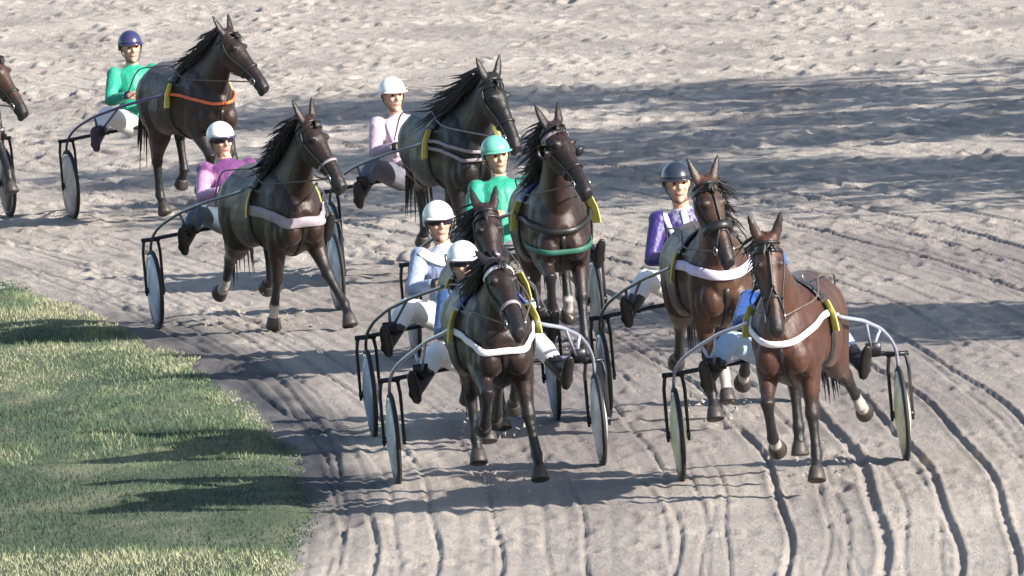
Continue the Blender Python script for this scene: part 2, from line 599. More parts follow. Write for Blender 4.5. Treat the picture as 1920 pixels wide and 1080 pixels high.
# ------------------------------------------------------------------ the horse
FORE_STAND = (6, 2, 38)
FORE = {"stand": (7, 2, 40), "late": (-14, -20, 14), "reach": (30, 24, 22), "lift": (42, -34, -60), "high": (62, -38, -80),
        "bend": (28, -28, -40), "early": (20, 14, 36), "ground": (3, -2, 34)}
HIND = {"stand": (24, -34, -3, 32), "late": (2, -50, -24, -10), "back": (-6, -62, -42, -70), "swing": (48, -60, 10, -35),
        "under": (44, -26, 6, 34), "fold": (34, -74, -8, -60)}

def bez(a, b, c, t):
    return (1 - t) ** 2 * a + 2 * t * (1 - t) * b + t * t * c

def make_horse(spec):
    """returns root Empty; every measure is in metres in the horse's own frame"""
    hs = spec.get("size", 1.0)
    g = Geo()
    BODY = [(-0.83, 1.22, .07, .07), (-0.77, 1.20, .20, .17), (-0.64, 1.20, .29, .255), (-0.48, 1.21, .325, .285), (-0.30, 1.20, .320, .285),
            (-0.10, 1.175, .325, .290), (0.10, 1.155, .335, .290), (0.28, 1.155, .355, .270), (0.42, 1.165, .375, .240), (0.55, 1.16, .350, .215),
            (0.67, 1.14, .27, .18), (0.76, 1.13, .17, .13), (0.81, 1.12, .07, .07)]
    pts = [V(s, 0, z) for s, z, _, _ in BODY]
    g.loft(pts, [b[3] for b in BODY], [b[2] for b in BODY], n=22, dark=0.0, white=0.0)
    for sg in (-1, 1):
        g.ball(V(.50, sg * .165, 1.13), (.075, .15, .24), dark=0, white=0)        # shoulder
        g.ball(V(.70, sg * .095, 1.02), (.095, .10, .13), dark=0, white=0)        # breast
        g.ball(V(-.50, sg * .17, 1.20), (.125, .25, .23), dark=0, white=0)        # quarter
        g.ball(V(-.66, sg * .12, 1.10), (.11, .15, .22), dark=0, white=0)         # buttock
        g.ball(V(.60, sg * .150, 1.00), (.065, .085, .15), dark=0, white=0)       # point of shoulder, arm
        g.ball(V(-.05, sg * .20, 1.10), (.105, .42, .24), dark=0, white=0)        # ribs
    g.ball(V(.36, 0, 1.475), (.07, .22, .065), dark=0, white=0)                   # withers
    # neck
    LS = spec.get("leg", .87)
    pz, ps, pl = spec["poll"][1] + (1 - LS) * .85, spec["poll"][0], spec["poll"][2] if len(spec["poll"]) > 2 else 0.0
    A, Cc = V(.44, 0, 1.24), V(ps, pl, pz - .04)
    Bm = V(.44 + (ps - .44) * .50, pl * .25, 1.24 + (pz - 1.28) * .46 + .015)
    tt = [0, .15, .32, .5, .68, .84, 1.0]
    npts = [bez(A, Bm, Cc, t) for t in tt]
    g.loft(npts, [.185, .155, .125, .105, .092, .084, .078], [.36, .315, .262, .215, .175, .150, .125], n=18, dark=0.0, white=0.0)
    # head
    hp, hy = R(spec.get("pitch", 35)), R(spec.get("hyaw", 0))
    d0 = np.array((0.0, -math.sin(hp), -math.cos(hp)))
    rz = np.array(((math.cos(hy), -math.sin(hy), 0), (math.sin(hy), math.cos(hy), 0), (0, 0, 1)))
    hd = rz @ d0
    hside = rz @ np.array((1.0, 0, 0))
    hup = np.cross(hd, hside)                                            # the front of the face
    L = .665
    poll = V(ps, pl, pz)
    HEAD = [(-.07, .045, .045), (0, .074, .095), (.12, .092, .125), (.24, .096, .140), (.36, .086, .132), (.48, .068, .108), (.62, .055, .083),
            (.76, .050, .068), (.87, .055, .066), (.95, .052, .058), (1.0, .036, .036)]
    HEAD = [(t, w_ * 1.09, h_ * 1.08) for t, w_, h_ in HEAD]
    hc, hw, hh = [], [], []
    for t, w_, h_ in HEAD:
        hc.append(poll + hd * (t * L) - hup * (h_ - .070))
        hw.append(w_); hh.append(h_)
    blaze = spec.get("blaze", 0.0)
    g.loft(hc, hw, hh, side=hside, n=18, dark=[0, 0, 0, 0, 0, .1, .25, .55, .85, 1, 1], white=0.0)
    for sg in (-1, 1):
        g.ball(poll + hd * .135 + hside * sg * .055 - hup * .075, (.05, .075, .075), dark=0, white=0)      # cheek
        g.ball(poll + hd * .165 + hside * sg * .070 + hup * .028, (.034, .034, .030), dark=.6, white=0)    # brow
        g.ball(poll + hd * (.91 * L) + hside * sg * .032 + hup * .012, (.026, .026, .030), dark=1, white=0)  # nostril rim
    g.ball(poll + hd * (.97 * L) - hup * .045, (.036, .036, .036), dark=1, white=0)                        # lower lip
    if blaze:
        for t in np.linspace(.18, .80, 9):
            g.ball(poll + hd * (t * L) + hup * .066, (.017 * blaze, .03, .012), n=6, m=4, dark=0, white=1)
    # ears
    fwd = spec.get("ears", 0.15)
    for sg in (-1, 1):
        e0 = poll - hd * .0 + hside * sg * .050 - hup * .01
        ed = nrm(-hd * 1.0 + hup * fwd + hside * sg * spec.get("earsplay", .28) + np.array((0, 0, .25)))
        g.loft([e0 - ed * .02, e0 + ed * .03, e0 + ed * .08, e0 + ed * .14, e0 + ed * .195, e0 + ed * .225],
               [.028, .036, .041, .033, .019, .007], [.024, .025, .021, .017, .012, .007], side=hside, n=10, dark=[0, .2, .5, .8, 1, 1], white=0.0)
    # legs
    hoofs, low = [], 9.0
    legs = spec["legs"]
    socks = spec.get("socks", {})
    splay = spec.get("splay", {})
    def down(p, a, ln, lat=0.0):
        return p + V(math.sin(R(a)) * ln, lat, -math.cos(R(a)) * ln)
    def dk(base):                              # dark points: amount by ring
        return [min(1.0, x * spec.get("points", 1.0)) for x in base]
    for key, sg in (("LF", 1), ("RF", -1)):
        a1, a2, a3 = FORE[legs[key]] if isinstance(legs[key], str) else legs[key]
        e = V(.46, sg * .145, .97)
        k = down(e, a1, .45 * LS, -sg * .022 + splay.get(key, 0) * .5)
        ft = down(k, a2, .32 * LS, -sg * .008 + splay.get(key, 0) * .5)
        ps_ = down(ft, a3, .125)
        top = V(.50, sg * .135, 1.16)
        mid = e + (k - e) * .5
        pts = [top, e + (top - e) * .35, e, e + (k - e) * .25, mid, e + (k - e) * .82, k, k + (ft - k) * .16, k + (ft - k) * .5, k + (ft - k) * .85, ft,
               ft + (ps_ - ft) * .45, ps_]
        wk = [0, 0, 0, 0, .1, .6, .85, 1, 1, 1, 1, 1, 1]
        wh = [0] * 13
        if key in socks:
            h = socks[key]
            wh = [0] * (13 - h) + [1] * h
        g.loft(pts, [.088, .096, .092, .082, .066, .049, .055, .041, .035, .038, .046, .037, .047], [.13, .135, .125, .104, .083, .055, .061, .048, .042, .046, .054, .041, .051],
               n=12, dark=dk(wk), white=wh)
        hoofs.append((ps_, a3 if a3 < 20 else 20, sg))
        low = min(low, ps_[2])
    for key, sg in (("LH", 1), ("RH", -1)):
        h1, h2, h3, h4 = HIND[legs[key]] if isinstance(legs[key], str) else legs[key]
        hip = V(-.52, sg * .15, 1.24)
        st = down(hip, h1, .36 * (LS + .06))
        hk = down(st, h2, .44 * LS, -sg * .025 + splay.get(key, 0) * .5)
        ft = down(hk, h3, .36 * LS, -sg * .005 + splay.get(key, 0) * .5)
        ps_ = down(ft, h4, .12)
        pts = [hip + V(0, -sg * .02, .10), hip, hip + (st - hip) * .5, st, st + (hk - st) * .3, st + (hk - st) * .62, st + (hk - st) * .86, hk, hk + (ft - hk) * .18,
               hk + (ft - hk) * .55, hk + (ft - hk) * .86, ft, ft + (ps_ - ft) * .45, ps_]
        wk = [0, 0, 0, 0, 0, .1, .5, .8, 1, 1, 1, 1, 1, 1]
        wh = [0] * 14
        if key in socks:
            h = socks[key]
            wh = [0] * (14 - h) + [1] * h
        g.loft(pts, [.12, .145, .145, .125, .098, .066, .050, .053, .042, .036, .039, .048, .038, .048],
               [.16, .23, .225, .180, .135, .088, .064, .073, .057, .047, .048, .056, .042, .051], n=12, dark=dk(wk), white=wh)
        hoofs.append((ps_, h4 if h4 < 20 else 20, sg))
        low = min(low, ps_[2])
    dz = spec.get("lift", 0.03) + .078 - low                             # lowest hoof just over the sand
    me = g.remesh("body", .0120, 4)
    mat = spec["mat"]
    root = empty("horse", spec["loc"], spec["rz"])
    root.scale = (hs, hs, hs)
    off = (0, 0, -dz)
    bvh = bvh_of(me)
    me.transform(Matrix.Translation((0, 0, dz)))
    link("body", me, mat, root)
    for ps_, a, sg in hoofs:
        hg = Geo()
        dv = V(math.sin(R(a)), 0, -math.cos(R(a)))
        dn = nrm(dv)
        fw = nrm(np.cross(dn, (1, 0, 0)))
        hg.loft([ps_ - dn * .02, ps_ + dn * .0, ps_ + dn * .035, ps_ + dn * .076, ps_ + dn * .080], [.046, .052, .060, .067, .064], [.050, .057, .067, .077, .074], n=14)
        hg.build("hoof", M_HOOF, root, off)
    # eyes
    for sg in (-1, 1):
        Geo().ball(poll + hd * .168 + hside * sg * .083 + hup * .010, (.021, .021, .021), n=10, m=8).build("eye", M_EYE, root, off)
    # mane: locks along the crest, blown back and over
    mg = Geo()
    rr = random.Random(spec["seed"])
    fly = spec.get("fly", 1.0)
    side_ = spec.get("mane_side", -1)
    for i in range(190):
        t = .12 + .86 * i / 189
        p = bez(A, Bm, Cc, t)
        tn = nrm(bez(A, Bm, Cc, min(1, t + .02)) - bez(A, Bm, Cc, t - .02))
        up = nrm(np.cross(tn, (1, 0, 0)))
        hh_ = np.interp(t, tt, [.36, .315, .262, .215, .175, .150, .125])
        b0 = p + up * (hh_ - .02) + np.array((rr.uniform(-.015, .015), 0, 0))
        ln = rr.uniform(.10, .27) * spec.get("mane_len", 1.0)
        out = nrm(np.array((side_ * rr.uniform(.3, 1.0), rr.uniform(.3, 1.1) * fly, rr.uniform(-.2, .5))))
        p1 = b0 + up * .035 + out * ln * .30
        p2 = b0 + out * ln * .75 + np.array((side_ * .02, .02 * fly, -.05 * ln / .2))
        p3 = p2 + out * ln * .35 + np.array((0, 0.02 * fly, -.07))
        p3 = p3 + np.array((rr.uniform(-.03, .03), rr.uniform(-.03, .05), rr.uniform(-.04, .04)))
        mg.loft([b0, p1, p2, p3], [.005, .006, .004, .0008], [.009, .010, .007, .001], side=(0, 1, 0), n=4)
    for i in range(7):                                                   # forelock
        b0 = poll + hside * rr.uniform(-.03, .03) + hup * .03
        p3 = poll + hd * rr.uniform(.07, .15) + hup * .085 + hside * rr.uniform(-.05, .05)
        mg.loft([b0, (b0 + p3) / 2 + hup * .035, p3], [.012, .012, .002], [.008, .008, .002], side=hside, n=6)
    mg.build("mane", M_HAIR if spec.get("black_mane", True) else mat, root, off)
    tg = Geo()
    for i in range(40):
        l0 = rr.uniform(-.035, .035)
        b0 = V(-.80, l0 * .6, 1.33 + rr.uniform(-.03, .03))
        q = rr.uniform(.7, 1.15)
        tg.loft([b0, b0 + V(-.08, l0 * .6, -.03), b0 + V(-.15, l0 * 1.6, -.20 * q), b0 + V(-.20, l0 * 2.6, -.45 * q), b0 + V(-.24, l0 * 3.2, -.72 * q)],
                [.012, .013, .014, .011, .002], [.012, .013, .014, .011, .002], n=5)
    tg.build("tail", M_HAIR if spec.get("black_mane", True) else mat, root, off)

    # --- bridle
    def face(t, l, u):                                                   # point on the head: along, aside, to the front
        hh_ = np.interp(t, [h[0] for h in HEAD], [h[2] for h in HEAD])
        w_ = np.interp(t, [h[0] for h in HEAD], [h[1] for h in HEAD])
        return poll + hd * (t * L) - hup * (hh_ - .070) + hside * (l * w_ * 1.05) + hup * (u * hh_ * 1.05)
    br = spec.get("bridle", "black")
    M_br = M_LEATHER
    brow = Geo()
    strap(brow, bvh, [face(.10, math.cos(a), math.sin(a)) for a in np.linspace(R(-10), R(190), 15)], .030 if spec.get("browband") else .020, .006, 20)
    bridle = Geo()
    strap(bridle, bvh, [face(.015, math.cos(a), math.sin(a)) for a in np.linspace(R(-40), R(220), 15)], .02, .005, 20)
    bo = bridle.build("bridle", M_br, root, off)
    brow.build("browband", spec.get("browband") or M_br, bo, off)
    ng = Geo()
    strap(ng, bvh, [face(.60, math.cos(a), math.sin(a)) for a in np.linspace(0, R(360), 22)], spec.get("nose_w", .024), .006, 26)
    ng.build("noseband", spec.get("noseband") or M_br, bo, off)
    for sg in (-1, 1):
        cg = Geo()
        strap(cg, bvh, [face(t, sg * .98, .12) for t in np.linspace(.08, .80, 10)], .018, .005, 18)
        cg.build("cheek_strap", M_br, bo, off)
        rg = Geo()
        cc = face(.80, sg * 1.15, -.15)
        rg.tube([cc + hd * .028 * math.cos(a) + hup * .028 * math.sin(a) for a in np.linspace(0, 2 * math.pi, 15)], .005, 6)
        rg.build("bit_ring", M_STEEL, bo, off)
    if spec.get("facestrap"):
        fg = Geo()
        strap(fg, bvh, [face(t, 0.0, 1.0) for t in np.linspace(.10, .50, 8)], .016, .006, 14)
        for sg in (-1, 1):
            strap(fg, bvh, [face(.50, 0.05 * sg, 1.0), face(.62, .45 * sg, .8), face(.78, .85 * sg, .2)], .015, .006, 12)
        fg.build("overcheck", M_br, bo, off)
    if spec.get("blinkers"):
        for sg in (-1, 1):
            kg = Geo()
            c0 = face(.255, sg * 1.02, .10)
            rings = []
            for i, (dd, rr_) in enumerate([(0, .055), (.035, .062), (.062, .058)]):
                rings.append((c0 + hside * sg * dd - hup * 0.0 + hup * dd * .2, rr_))
            pts_, fs_ = [], []
            n_ = 16
            for (c_, r_) in rings:
                for j in range(n_):
                    a = R(30) + R(300) * j / (n_ - 1)                    # open towards the front
                    pts_.append(c_ + hd * r_ * math.sin(a + math.pi) + (-hup) * r_ * -math.cos(a))
            for i in range(2):
                for j in range(n_ - 1):
                    fs_.append((i * n_ + j, i * n_ + j + 1, (i + 1) * n_ + j + 1, (i + 1) * n_ + j))
            kg._add(pts_, fs_)
            ko = kg.build("blinker", M_br, bo, off)
            md = ko.modifiers.new("thick", 'SOLIDIFY'); md.thickness = .006
    if spec.get("shadowroll"):
        sgm = Geo()
        strap(sgm, bvh, [face(.55, math.cos(a), math.sin(a)) for a in np.linspace(R(-10), R(190), 16)], .07, .022, 20)
        sgm.build("shadow_roll", spec["shadowroll"], bo, off)

    # --- harness: pad, girth, breast collar, number cloths
    sx = .20
    hz = Geo()
    ring = [V(sx, .36 * math.cos(a), 1.17 + .42 * math.sin(a)) for a in np.linspace(0, 2 * math.pi, 40)]
    strap(hz, bvh, ring, .060, .006, 44)
    ho = hz.build("harness", M_LEATHER, root, off)
    pg = Geo()
    strap(pg, bvh, [V(sx, .36 * math.cos(a), 1.17 + .42 * math.sin(a)) for a in np.linspace(R(35), R(145), 20)], .20, .014, 20)
    pg.build("saddle_pad", spec.get("pad", M_LEATHER), ho, off)
    for sg in (-1, 1):
        Geo().tube([V(sx, sg * .11, 1.545 - .012) + np.array((.022 * math.cos(a) * 0, .022 * math.cos(a), .022 * math.sin(a))) for a in np.linspace(0, 2 * math.pi, 13)], .004, 6).build("terret", M_STEEL, ho, off)
    og = Geo()
    strap(og, bvh, [bez(A, Bm, Cc, t) + np.array((0, .06 * (1 - t), .34 - .24 * t)) for t in np.linspace(.15, 1.0, 8)], .016, .004, 22)
    og.build("check_rein", M_LEATHER, ho, off)
    mg2 = Geo()
    strap(mg2, bvh, [V(.80, 0, 1.10), V(.74, 0, .92), V(.55, 0, .80), V(.20, 0, .80)], .035, .005, 16)
    mg2.build("martingale", M_LEATHER, ho, off)
    cz = spec.get("collar_z", 1.15)
    for row in range(spec.get("collar_rows", 1)):
        bg_ = Geo()
        th = np.linspace(R(-90), R(90), 25)
        cs = [V(.22 + .66 * max(0, math.cos(a)) ** .75, .36 * math.sin(a), cz + row * .075 + .10 * abs(math.sin(a)) ** 2 - spec.get("collar_drop", .03) * math.cos(a)) for a in th]
        strap(bg_, bvh, cs, spec.get("collar_w", .05), spec.get("collar_t", .014), 34)
        bg_.build("breast_collar", spec.get("collar", M_LEATHER), root, off)
    if spec.get("collar2"):
        bg_ = Geo()
        th = np.linspace(R(-80), R(80), 21)
        cs = [V(.22 + .66 * max(0, math.cos(a)) ** .75, .36 * math.sin(a), cz - .20 + .06 * abs(math.sin(a))) for a in th]
        strap(bg_, bvh, cs, .045, .010, 28)
        bg_.build("breast_strap", spec["collar2"], root, off)
    ng_len = spec.get("num_len", .29)
    for sg in (-1, 1):
        # a stiff cloth hung from the pad on each flank
        qs = []
        for i in range(7):
            f = i / 6
            co, no, _, _ = bvh.find_nearest(Vector(V(sx + .05 - .00 * f, sg * .40, 1.42 - ng_len * f)))
            qs.append((np.array(co) + np.array(no) * (.034 + .012 * f), nrm(np.array(no) * np.array((1, .2, .2)))))
        pc = Geo()
        wdt, thk = spec.get("num_w", .045), .006
        pts_ = [q[0] for q in qs]
        sds = []
        for q in qs:
            sds.append(nrm(np.array((0, -1, 0)) * .75 + np.array((sg, 0, 0)) * spec.get("num_turn", .35)))
        pc.loft(pts_, wdt, thk, side=sds, n=8, power=.35)
        no_ = pc.build("number_cloth", M_CLOTHNUM, root, off, smooth=False)
        txt = spec.get("number")
        if txt and sg == spec.get("num_side", -1):
            cu = bpy.data.curves.new("numeral", 'FONT')
            cu.body = txt
            cu.size = .17
            cu.align_x = 'CENTER'; cu.align_y = 'CENTER'
            cu.extrude = .0015
            cu.offset = .004
            to = bpy.data.objects.new("numeral_tmp", cu)
            COL.objects.link(to)
            tm = bpy.data.meshes.new_from_object(to.evaluated_get(bpy.context.evaluated_depsgraph_get()))
            bpy.data.objects.remove(to)
            pmid = pts_[3]
            zup = nrm(pts_[0] - pts_[-1])
            sd = sds[3] - zup * np.dot(sds[3], zup)
            sd = nrm(sd)
            nn = np.cross(sd, zup)
            if nn[0] * sg < 0:
                sd = -sd; nn = -nn
            M = Matrix(((sd[0] * .70, zup[0] * 1.35, nn[0], pmid[0] + nn[0] * .017), (sd[1] * .70, zup[1] * 1.35, nn[1], pmid[1] + nn[1] * .017),
                        (sd[2] * .70, zup[2] * 1.35, nn[2], pmid[2] + nn[2] * .017 + dz), (0, 0, 0, 1)))
            tm.transform(M)
            link("numeral", tm, M_INK, no_, smooth=False)
    # reins: from the bit back through the pad towards the driver
    for sg in (-1, 1):
        rg = Geo()
        c0 = face(.80, sg * 1.15, -.15)
        c1 = V(.45, sg * .26, 1.40)
        c2 = V(sx, sg * .20, 1.53)
        c3 = V(-.70, sg * .20, 1.48)
        c4 = V(-1.25, sg * .10, 1.22)
        rg.tube(list(resample([c0, c1, c2, c3, c4], 26)), .007, 6)
        rg.build("rein", spec.get("rein", M_REIN), bo, off)
    tag(root, spec["label"], "horse", "trotters in the race")
    return root

# ------------------------------------------------------------------ the sulky
def make_sulky(spec):
    w2 = spec["width"] / 2
    root = empty("sulky", spec["loc"], spec["rz"])
    sh = spec["shaft_mat"]
    tip = spec.get("tip", 0.0)                        # the shafts follow a horse that runs off the line
    rw = .335
    for sg in (-1, 1):
        c = V(0, sg * w2, rw)
        d = Geo()
        d.lathe([(.012, -.058), (.05, -.056), (.20, -.034), (.298, -.012), (.302, 0), (.298, .012), (.20, .034), (.05, .056), (.012, .058)], c, (1, 0, 0), 40)
        wo_ = d.build("wheel", spec["disc_mat"], root)
        t = Geo()
        prof = [(.302 + .020 + .020 * math.cos(a), .017 * math.sin(a)) for a in np.linspace(0, 2 * math.pi, 11)]
        t.lathe(prof, c, (1, 0, 0), 48)
        t.build("tyre", M_TYRE, wo_)
        r_ = Geo()
        r_.lathe([(.283, -.020), (.303, -.020), (.303, .020), (.283, .020)], c, (1, 0, 0), 40)
        r_.build("rim", M_STEEL, wo_)
        h = Geo()
        h.lathe([(.0, -.088), (.022, -.086), (.026, -.06), (.026, .06), (.022, .086), (.0, .088)], c, (1, 0, 0), 14)
        h.build("hub", M_DARKMETAL, wo_)
        # fork: two prongs each side of the wheel
        fk = Geo()
        for q in (-1, 1):
            x = sg * w2 + q * .074
            fk.loft([V(.0, x - q * .045, .768), V(.0, x - q * .012, .745), V(-.005, x, .66), V(0, x, .42), V(.0, x, .29)], [.013, .014, .013, .012, .010], [.018, .020, .019, .017, .013], side=(1, 0, 0), n=8)
        fk.tube([V(0, sg * w2 - .08, .765), V(0, sg * w2 + .08, .765)], .018)
        fk.build("fork", M_DARKMETAL, root)
        # shaft: from the fork crown up and in to the saddle
        s_ = Geo()
        path = resample([V(-.05, sg * w2 * 1.0, .66), V(.02, sg * w2 * 1.0, .78), V(.22, sg * w2 * .93, .89), V(.60, sg * (.05 + w2 * .74), 1.00), V(1.15, sg * (.14 + w2 * .46) + tip * .45, 1.11),
                         V(1.55, sg * .345 + tip * .9, 1.18), V(1.82, sg * .318 + tip, 1.22)], 30)
        s_.loft(list(path), .0125, .014, side=(1, 0, 0), n=10)
        so = s_.build("shaft", sh, root)
        b = Geo()
        b.tube([V(.62, sg * (.05 + w2 * .73), 1.00), V(.60, sg * .56, .84)], .012)
        b.tube([V(1.05, sg * (.14 + w2 * .49) + tip * .38, 1.09), V(.62, sg * .56, .84)], .011)
        b.tube([V(.60, sg * .56, .84), V(.02, sg * .30, .84)], .012)
        b.build("brace", sh, root)
        st = Geo()
        st.tube([V(.62, sg * .47, .83), V(.62, sg * .65, .83)], .013)
        st.loft([V(.655, sg * .57, .81), V(.665, sg * .57, .86), V(.675, sg * .57, .91)], .055, .008, side=(1, 0, 0), n=8, power=.4)
        st.build("footrest", M_DARKMETAL, root)
    ax = Geo()
    n = 15
    xs = np.linspace(-w2 - .02, w2 + .02, n)
    ax.loft([V(0.0, x, .765 + .055 * (1 - (abs(x) / w2) ** 1.6)) for x in xs], .017, .026, side=(0, 0, 1), n=10)
    ax.build("axle", M_DARKMETAL, root)
    se = Geo()
    se.loft([V(-.22, 0, .90), V(-.20, 0, .85), V(-.10, 0, .835), V(.06, 0, .838), V(.14, 0, .83), V(.15, 0, .82)], [.10, .17, .185, .175, .13, .05], [.02, .03, .03, .028, .02, .01], n=14)
    so = se.build("seat", M_LEATHER, root)
    po = Geo()
    po.tube([V(0, 0, .79), V(-.04, 0, .845)], .035)
    po.build("seat_post", M_DARKMETAL, root)
    for sg in (-1, 1):
        Geo().tube([V(-.04, sg * .14, .815), V(0, sg * .30, .80)], .012).build("seat_bracket", M_DARKMETAL, root)
    tag(root, spec["label"], "sulky", "sulkies of the race")
    return root

# ------------------------------------------------------------------ the driver
def hand(g, wrist, fdir, pdir, sg):
    """palm, four curled fingers of unequal length and a thumb, closed on a rein"""
    f, p = nrm(fdir), nrm(pdir)
    s = nrm(np.cross(f, p)) * sg
    pc = wrist + f * .05
    g.loft([wrist - f * .01, wrist + f * .02, wrist + f * .06, wrist + f * .092], [.024, .034, .042, .040], [.020, .018, .017, .014], side=s, n=10, lips=0)
    for i, ln in enumerate((.92, 1.05, 1.0, .80)):
        b = wrist + f * .086 + s * (.031 - .021 * i)
        k1 = b + (f * .028 + p * .012) * ln
        k2 = k1 + (p * .027 + f * .004) * ln
        k3 = k2 + (-f * .021 + p * .006) * ln
        g.loft([b - f * .02, b, k1, k2, k3], [.0098, .0098, .0092, .0085, .0070], [.0098, .0098, .0092, .0085, .0070], n=7, lips=0)
    b = wrist + f * .025 + s * .030
    k1 = b + s * .024 + f * .022 + p * .012
    k2 = k1 + f * .026 + p * .014 - s * .008
    k3 = k2 + f * .014 + p * .006 - s * .014
    g.loft([b - s * .01, b, k1, k2, k3], [.014, .014, .0115, .0105, .008], [.014, .014, .0115, .0105, .008], n=7, lips=0)

def make_driver(spec):
    lean, shift = spec.get("lean", 14), spec.get("shift", 0.0)
    turn = R(spec.get("turn", 0))                     # head turn, + towards image right
    base = .85
    root = empty("person", spec["loc"], spec["rz"])
    SC = spec.get("scale", 1.10)
    root.scale = (SC, SC, SC)
    root.location.z += base * (1 - SC)
    k = spec.get("tall", 1.0)
    off = (0, 0, 0)
    la = R(lean)
    def T(u, l, f=0.0):                               # torso point: up the spine, aside, in front
        return V(-.03 - math.sin(la) * u * k + f * math.cos(la), l + shift * u / .55, .915 + math.cos(la) * u * k + f * math.sin(la))
    hip = {sg: V(.0, sg * .10, .91) for sg in (-1, 1)}
    knee = {sg: V(.32, sg * (.38 - spec.get('inset', 0) * .6 * (sg == 1)), 1.03) for sg in (-1, 1)}
    ank = {sg: V(.62, sg * (.565 - spec.get('inset', 0) * (sg == 1)), .81) for sg in (-1, 1)}
    sho = {sg: T(.455, sg * .172, .01) for sg in (-1, 1)}
    elb = {sg: V(.08, sg * .275 + shift * .5, 1.13 + .05 * (k - 1)) for sg in (-1, 1)}
    wri = {sg: V(.28, sg * .17, 1.175) for sg in (-1, 1)}
    for sg in spec.get("arms", {}):
        elb[sg] = V(*spec["arms"][sg][0]); wri[sg] = V(*spec["arms"][sg][1])
    # head
    hc = T(.68, 0, .045)
    rz = np.array(((math.cos(turn), -math.sin(turn), 0), (math.sin(turn), math.cos(turn), 0), (0, 0, 1)))
    tl = R(spec.get("tilt", 0))
    ry = np.array(((math.cos(tl), 0, math.sin(tl)), (0, 1, 0), (-math.sin(tl), 0, math.cos(tl))))
    rh = ry @ rz
    def Hd(f, l, z):
        return hc + rh @ V(f, l, z)
    def torso(g, r, **kw):
        us = [-.05, .03, .12, .22, .32, .41, .46, .50]
        ws = [.155, .165, .155, .150, .165, .180, .165, .10]
        hs_ = [.115, .120, .112, .108, .115, .110, .09, .06]
        g.loft([T(u, 0, 0.0) for u in us], [w + r for w in ws], [h + r for h in hs_], n=18, **kw)
        for sg in (-1, 1):
            g.ball(sho[sg], (.060 + r, .062 + r, .056 + r), **kw)
    def arm(g, sg, r, end=1.0, **kw):
        s, e, w = sho[sg], elb[sg], wri[sg]
        w = e + (w - e) * end
        g.loft([s, s + (e - s) * .3, s + (e - s) * .7, e, e + (w - e) * .3, e + (w - e) * .7, w], [x + r for x in (.050, .050, .044, .040, .041, .034, .028)],
               [x + r for x in (.052, .052, .046, .041, .042, .034, .027)], side=(0.3, .2, .9), n=10, **kw)
    def leg(g, sg, r, end=1.0, **kw):
        h, kn, a = hip[sg], knee[sg], ank[sg]
        a = kn + (a - kn) * end
        g.loft([h + (h - kn) * .12, h + (kn - h) * .25, h + (kn - h) * .65, kn, kn + (a - kn) * .3, kn + (a - kn) * .65, a],
               [x + r for x in (.095, .088, .072, .060, .060, .050, .040)], [x + r for x in (.10, .092, .074, .060, .062, .052, .042)], n=12, **kw)
    # one continuous body
    g = Geo()
    torso(g, -.012, lips=0)
    for sg in (-1, 1):
        arm(g, sg, -.008, lips=0); leg(g, sg, -.010, lips=0)
        fd = wri[sg] - elb[sg]
        hand(g, wri[sg], fd + np.array((-sg * .12, 0, 0)), np.array((-sg * .6, 0, -.6)), sg)
        ftd = V(.07, sg * .01, .10)
        g.loft([ank[sg] - ftd * .1, ank[sg] + ftd * .1, ank[sg] + ftd * .7, ank[sg] + ftd * 1.3], [.022, .026, .028, .018], [.024, .028, .020, .012], n=10, lips=0)
    g.loft([T(.44, 0, 0), T(.53, 0, .012), hc + rh @ V(-.01, 0, -.07)], [.062, .056, .056], [.062, .058, .062], n=12, lips=0)
    g.loft([Hd(.0, 0, -.125 + .0), Hd(.008, 0, -.10), Hd(.006, 0, -.05), Hd(0, 0, .0), Hd(-.008, 0, .055), Hd(-.01, 0, .095), Hd(-.01, 0, .115)],
           [.032, .050, .066, .073, .072, .052, .02], [.040, .072, .088, .096, .096, .072, .03], side=rh @ np.array((1., 0, 0)), n=16, lips=0)
    nose = rh @ V(1, 0, 0)
    g.loft([Hd(.086, 0, .018), Hd(.098, 0, -.006), Hd(.110, 0, -.028), Hd(.092, 0, -.040)], [.009, .011, .015, .012], [.010, .014, .018, .010], side=rh @ np.array((1., 0, 0)), n=8, lips=0)
    g.ball(Hd(.072, 0, -.112), (.026, .024, .020), n=8, m=6, lips=0)
    for sg in (-1, 1):
        g.ball(Hd(.075, sg * .036, -.028), (.022, .018, .018), n=8, m=6, lips=0)
        g.ball(Hd(-.005, sg * .078, -.005), (.010, .020, .032), n=8, m=6, lips=0)
    g.ball(Hd(.089, 0, -.068), (.024, .010, .009), n=8, m=6, lips=1)
    me = g.remesh("body", .0075, 3, names=("lips",))
    link("body", me, M_SKIN, root)
    for sg in (-1, 1):
        Geo().ball(Hd(.084, sg * .031, .004), (.013, .010, .010), n=8, m=6).build("eye", M_EYE, root)
    # jacket
    jg = Geo()
    acc = spec.get("accent_on", ())
    torso(jg, .012, accent=1.0 if "torso" in acc else 0.0)
    for sg in (-1, 1):
        nm = "left" if sg == 1 else "right"
        arm(jg, sg, .012, .97, accent=1.0 if (nm in acc or "sleeves" in acc) else 0.0)
    jg.loft([T(.46, 0, 0), T(.525, 0, .006)], [.078, .070], [.078, .072], n=14, accent=1.0 if "collar" in acc else 0.0)
    jm = jg.remesh("jacket", .010, 4, names=("accent",))
    jb = bvh_of(jm)
    jo = link("jacket", jm, spec["jacket"], root)
    for name, paths, wd, mat in spec.get("bands", []):
        for path in paths:
            sgm = Geo()
            strap(sgm, jb, [T(u, l, f) for u, l, f in path], wd, .004, 18)
            sgm.build(name, mat, jo)
    # breeches and boots
    bgm = Geo()
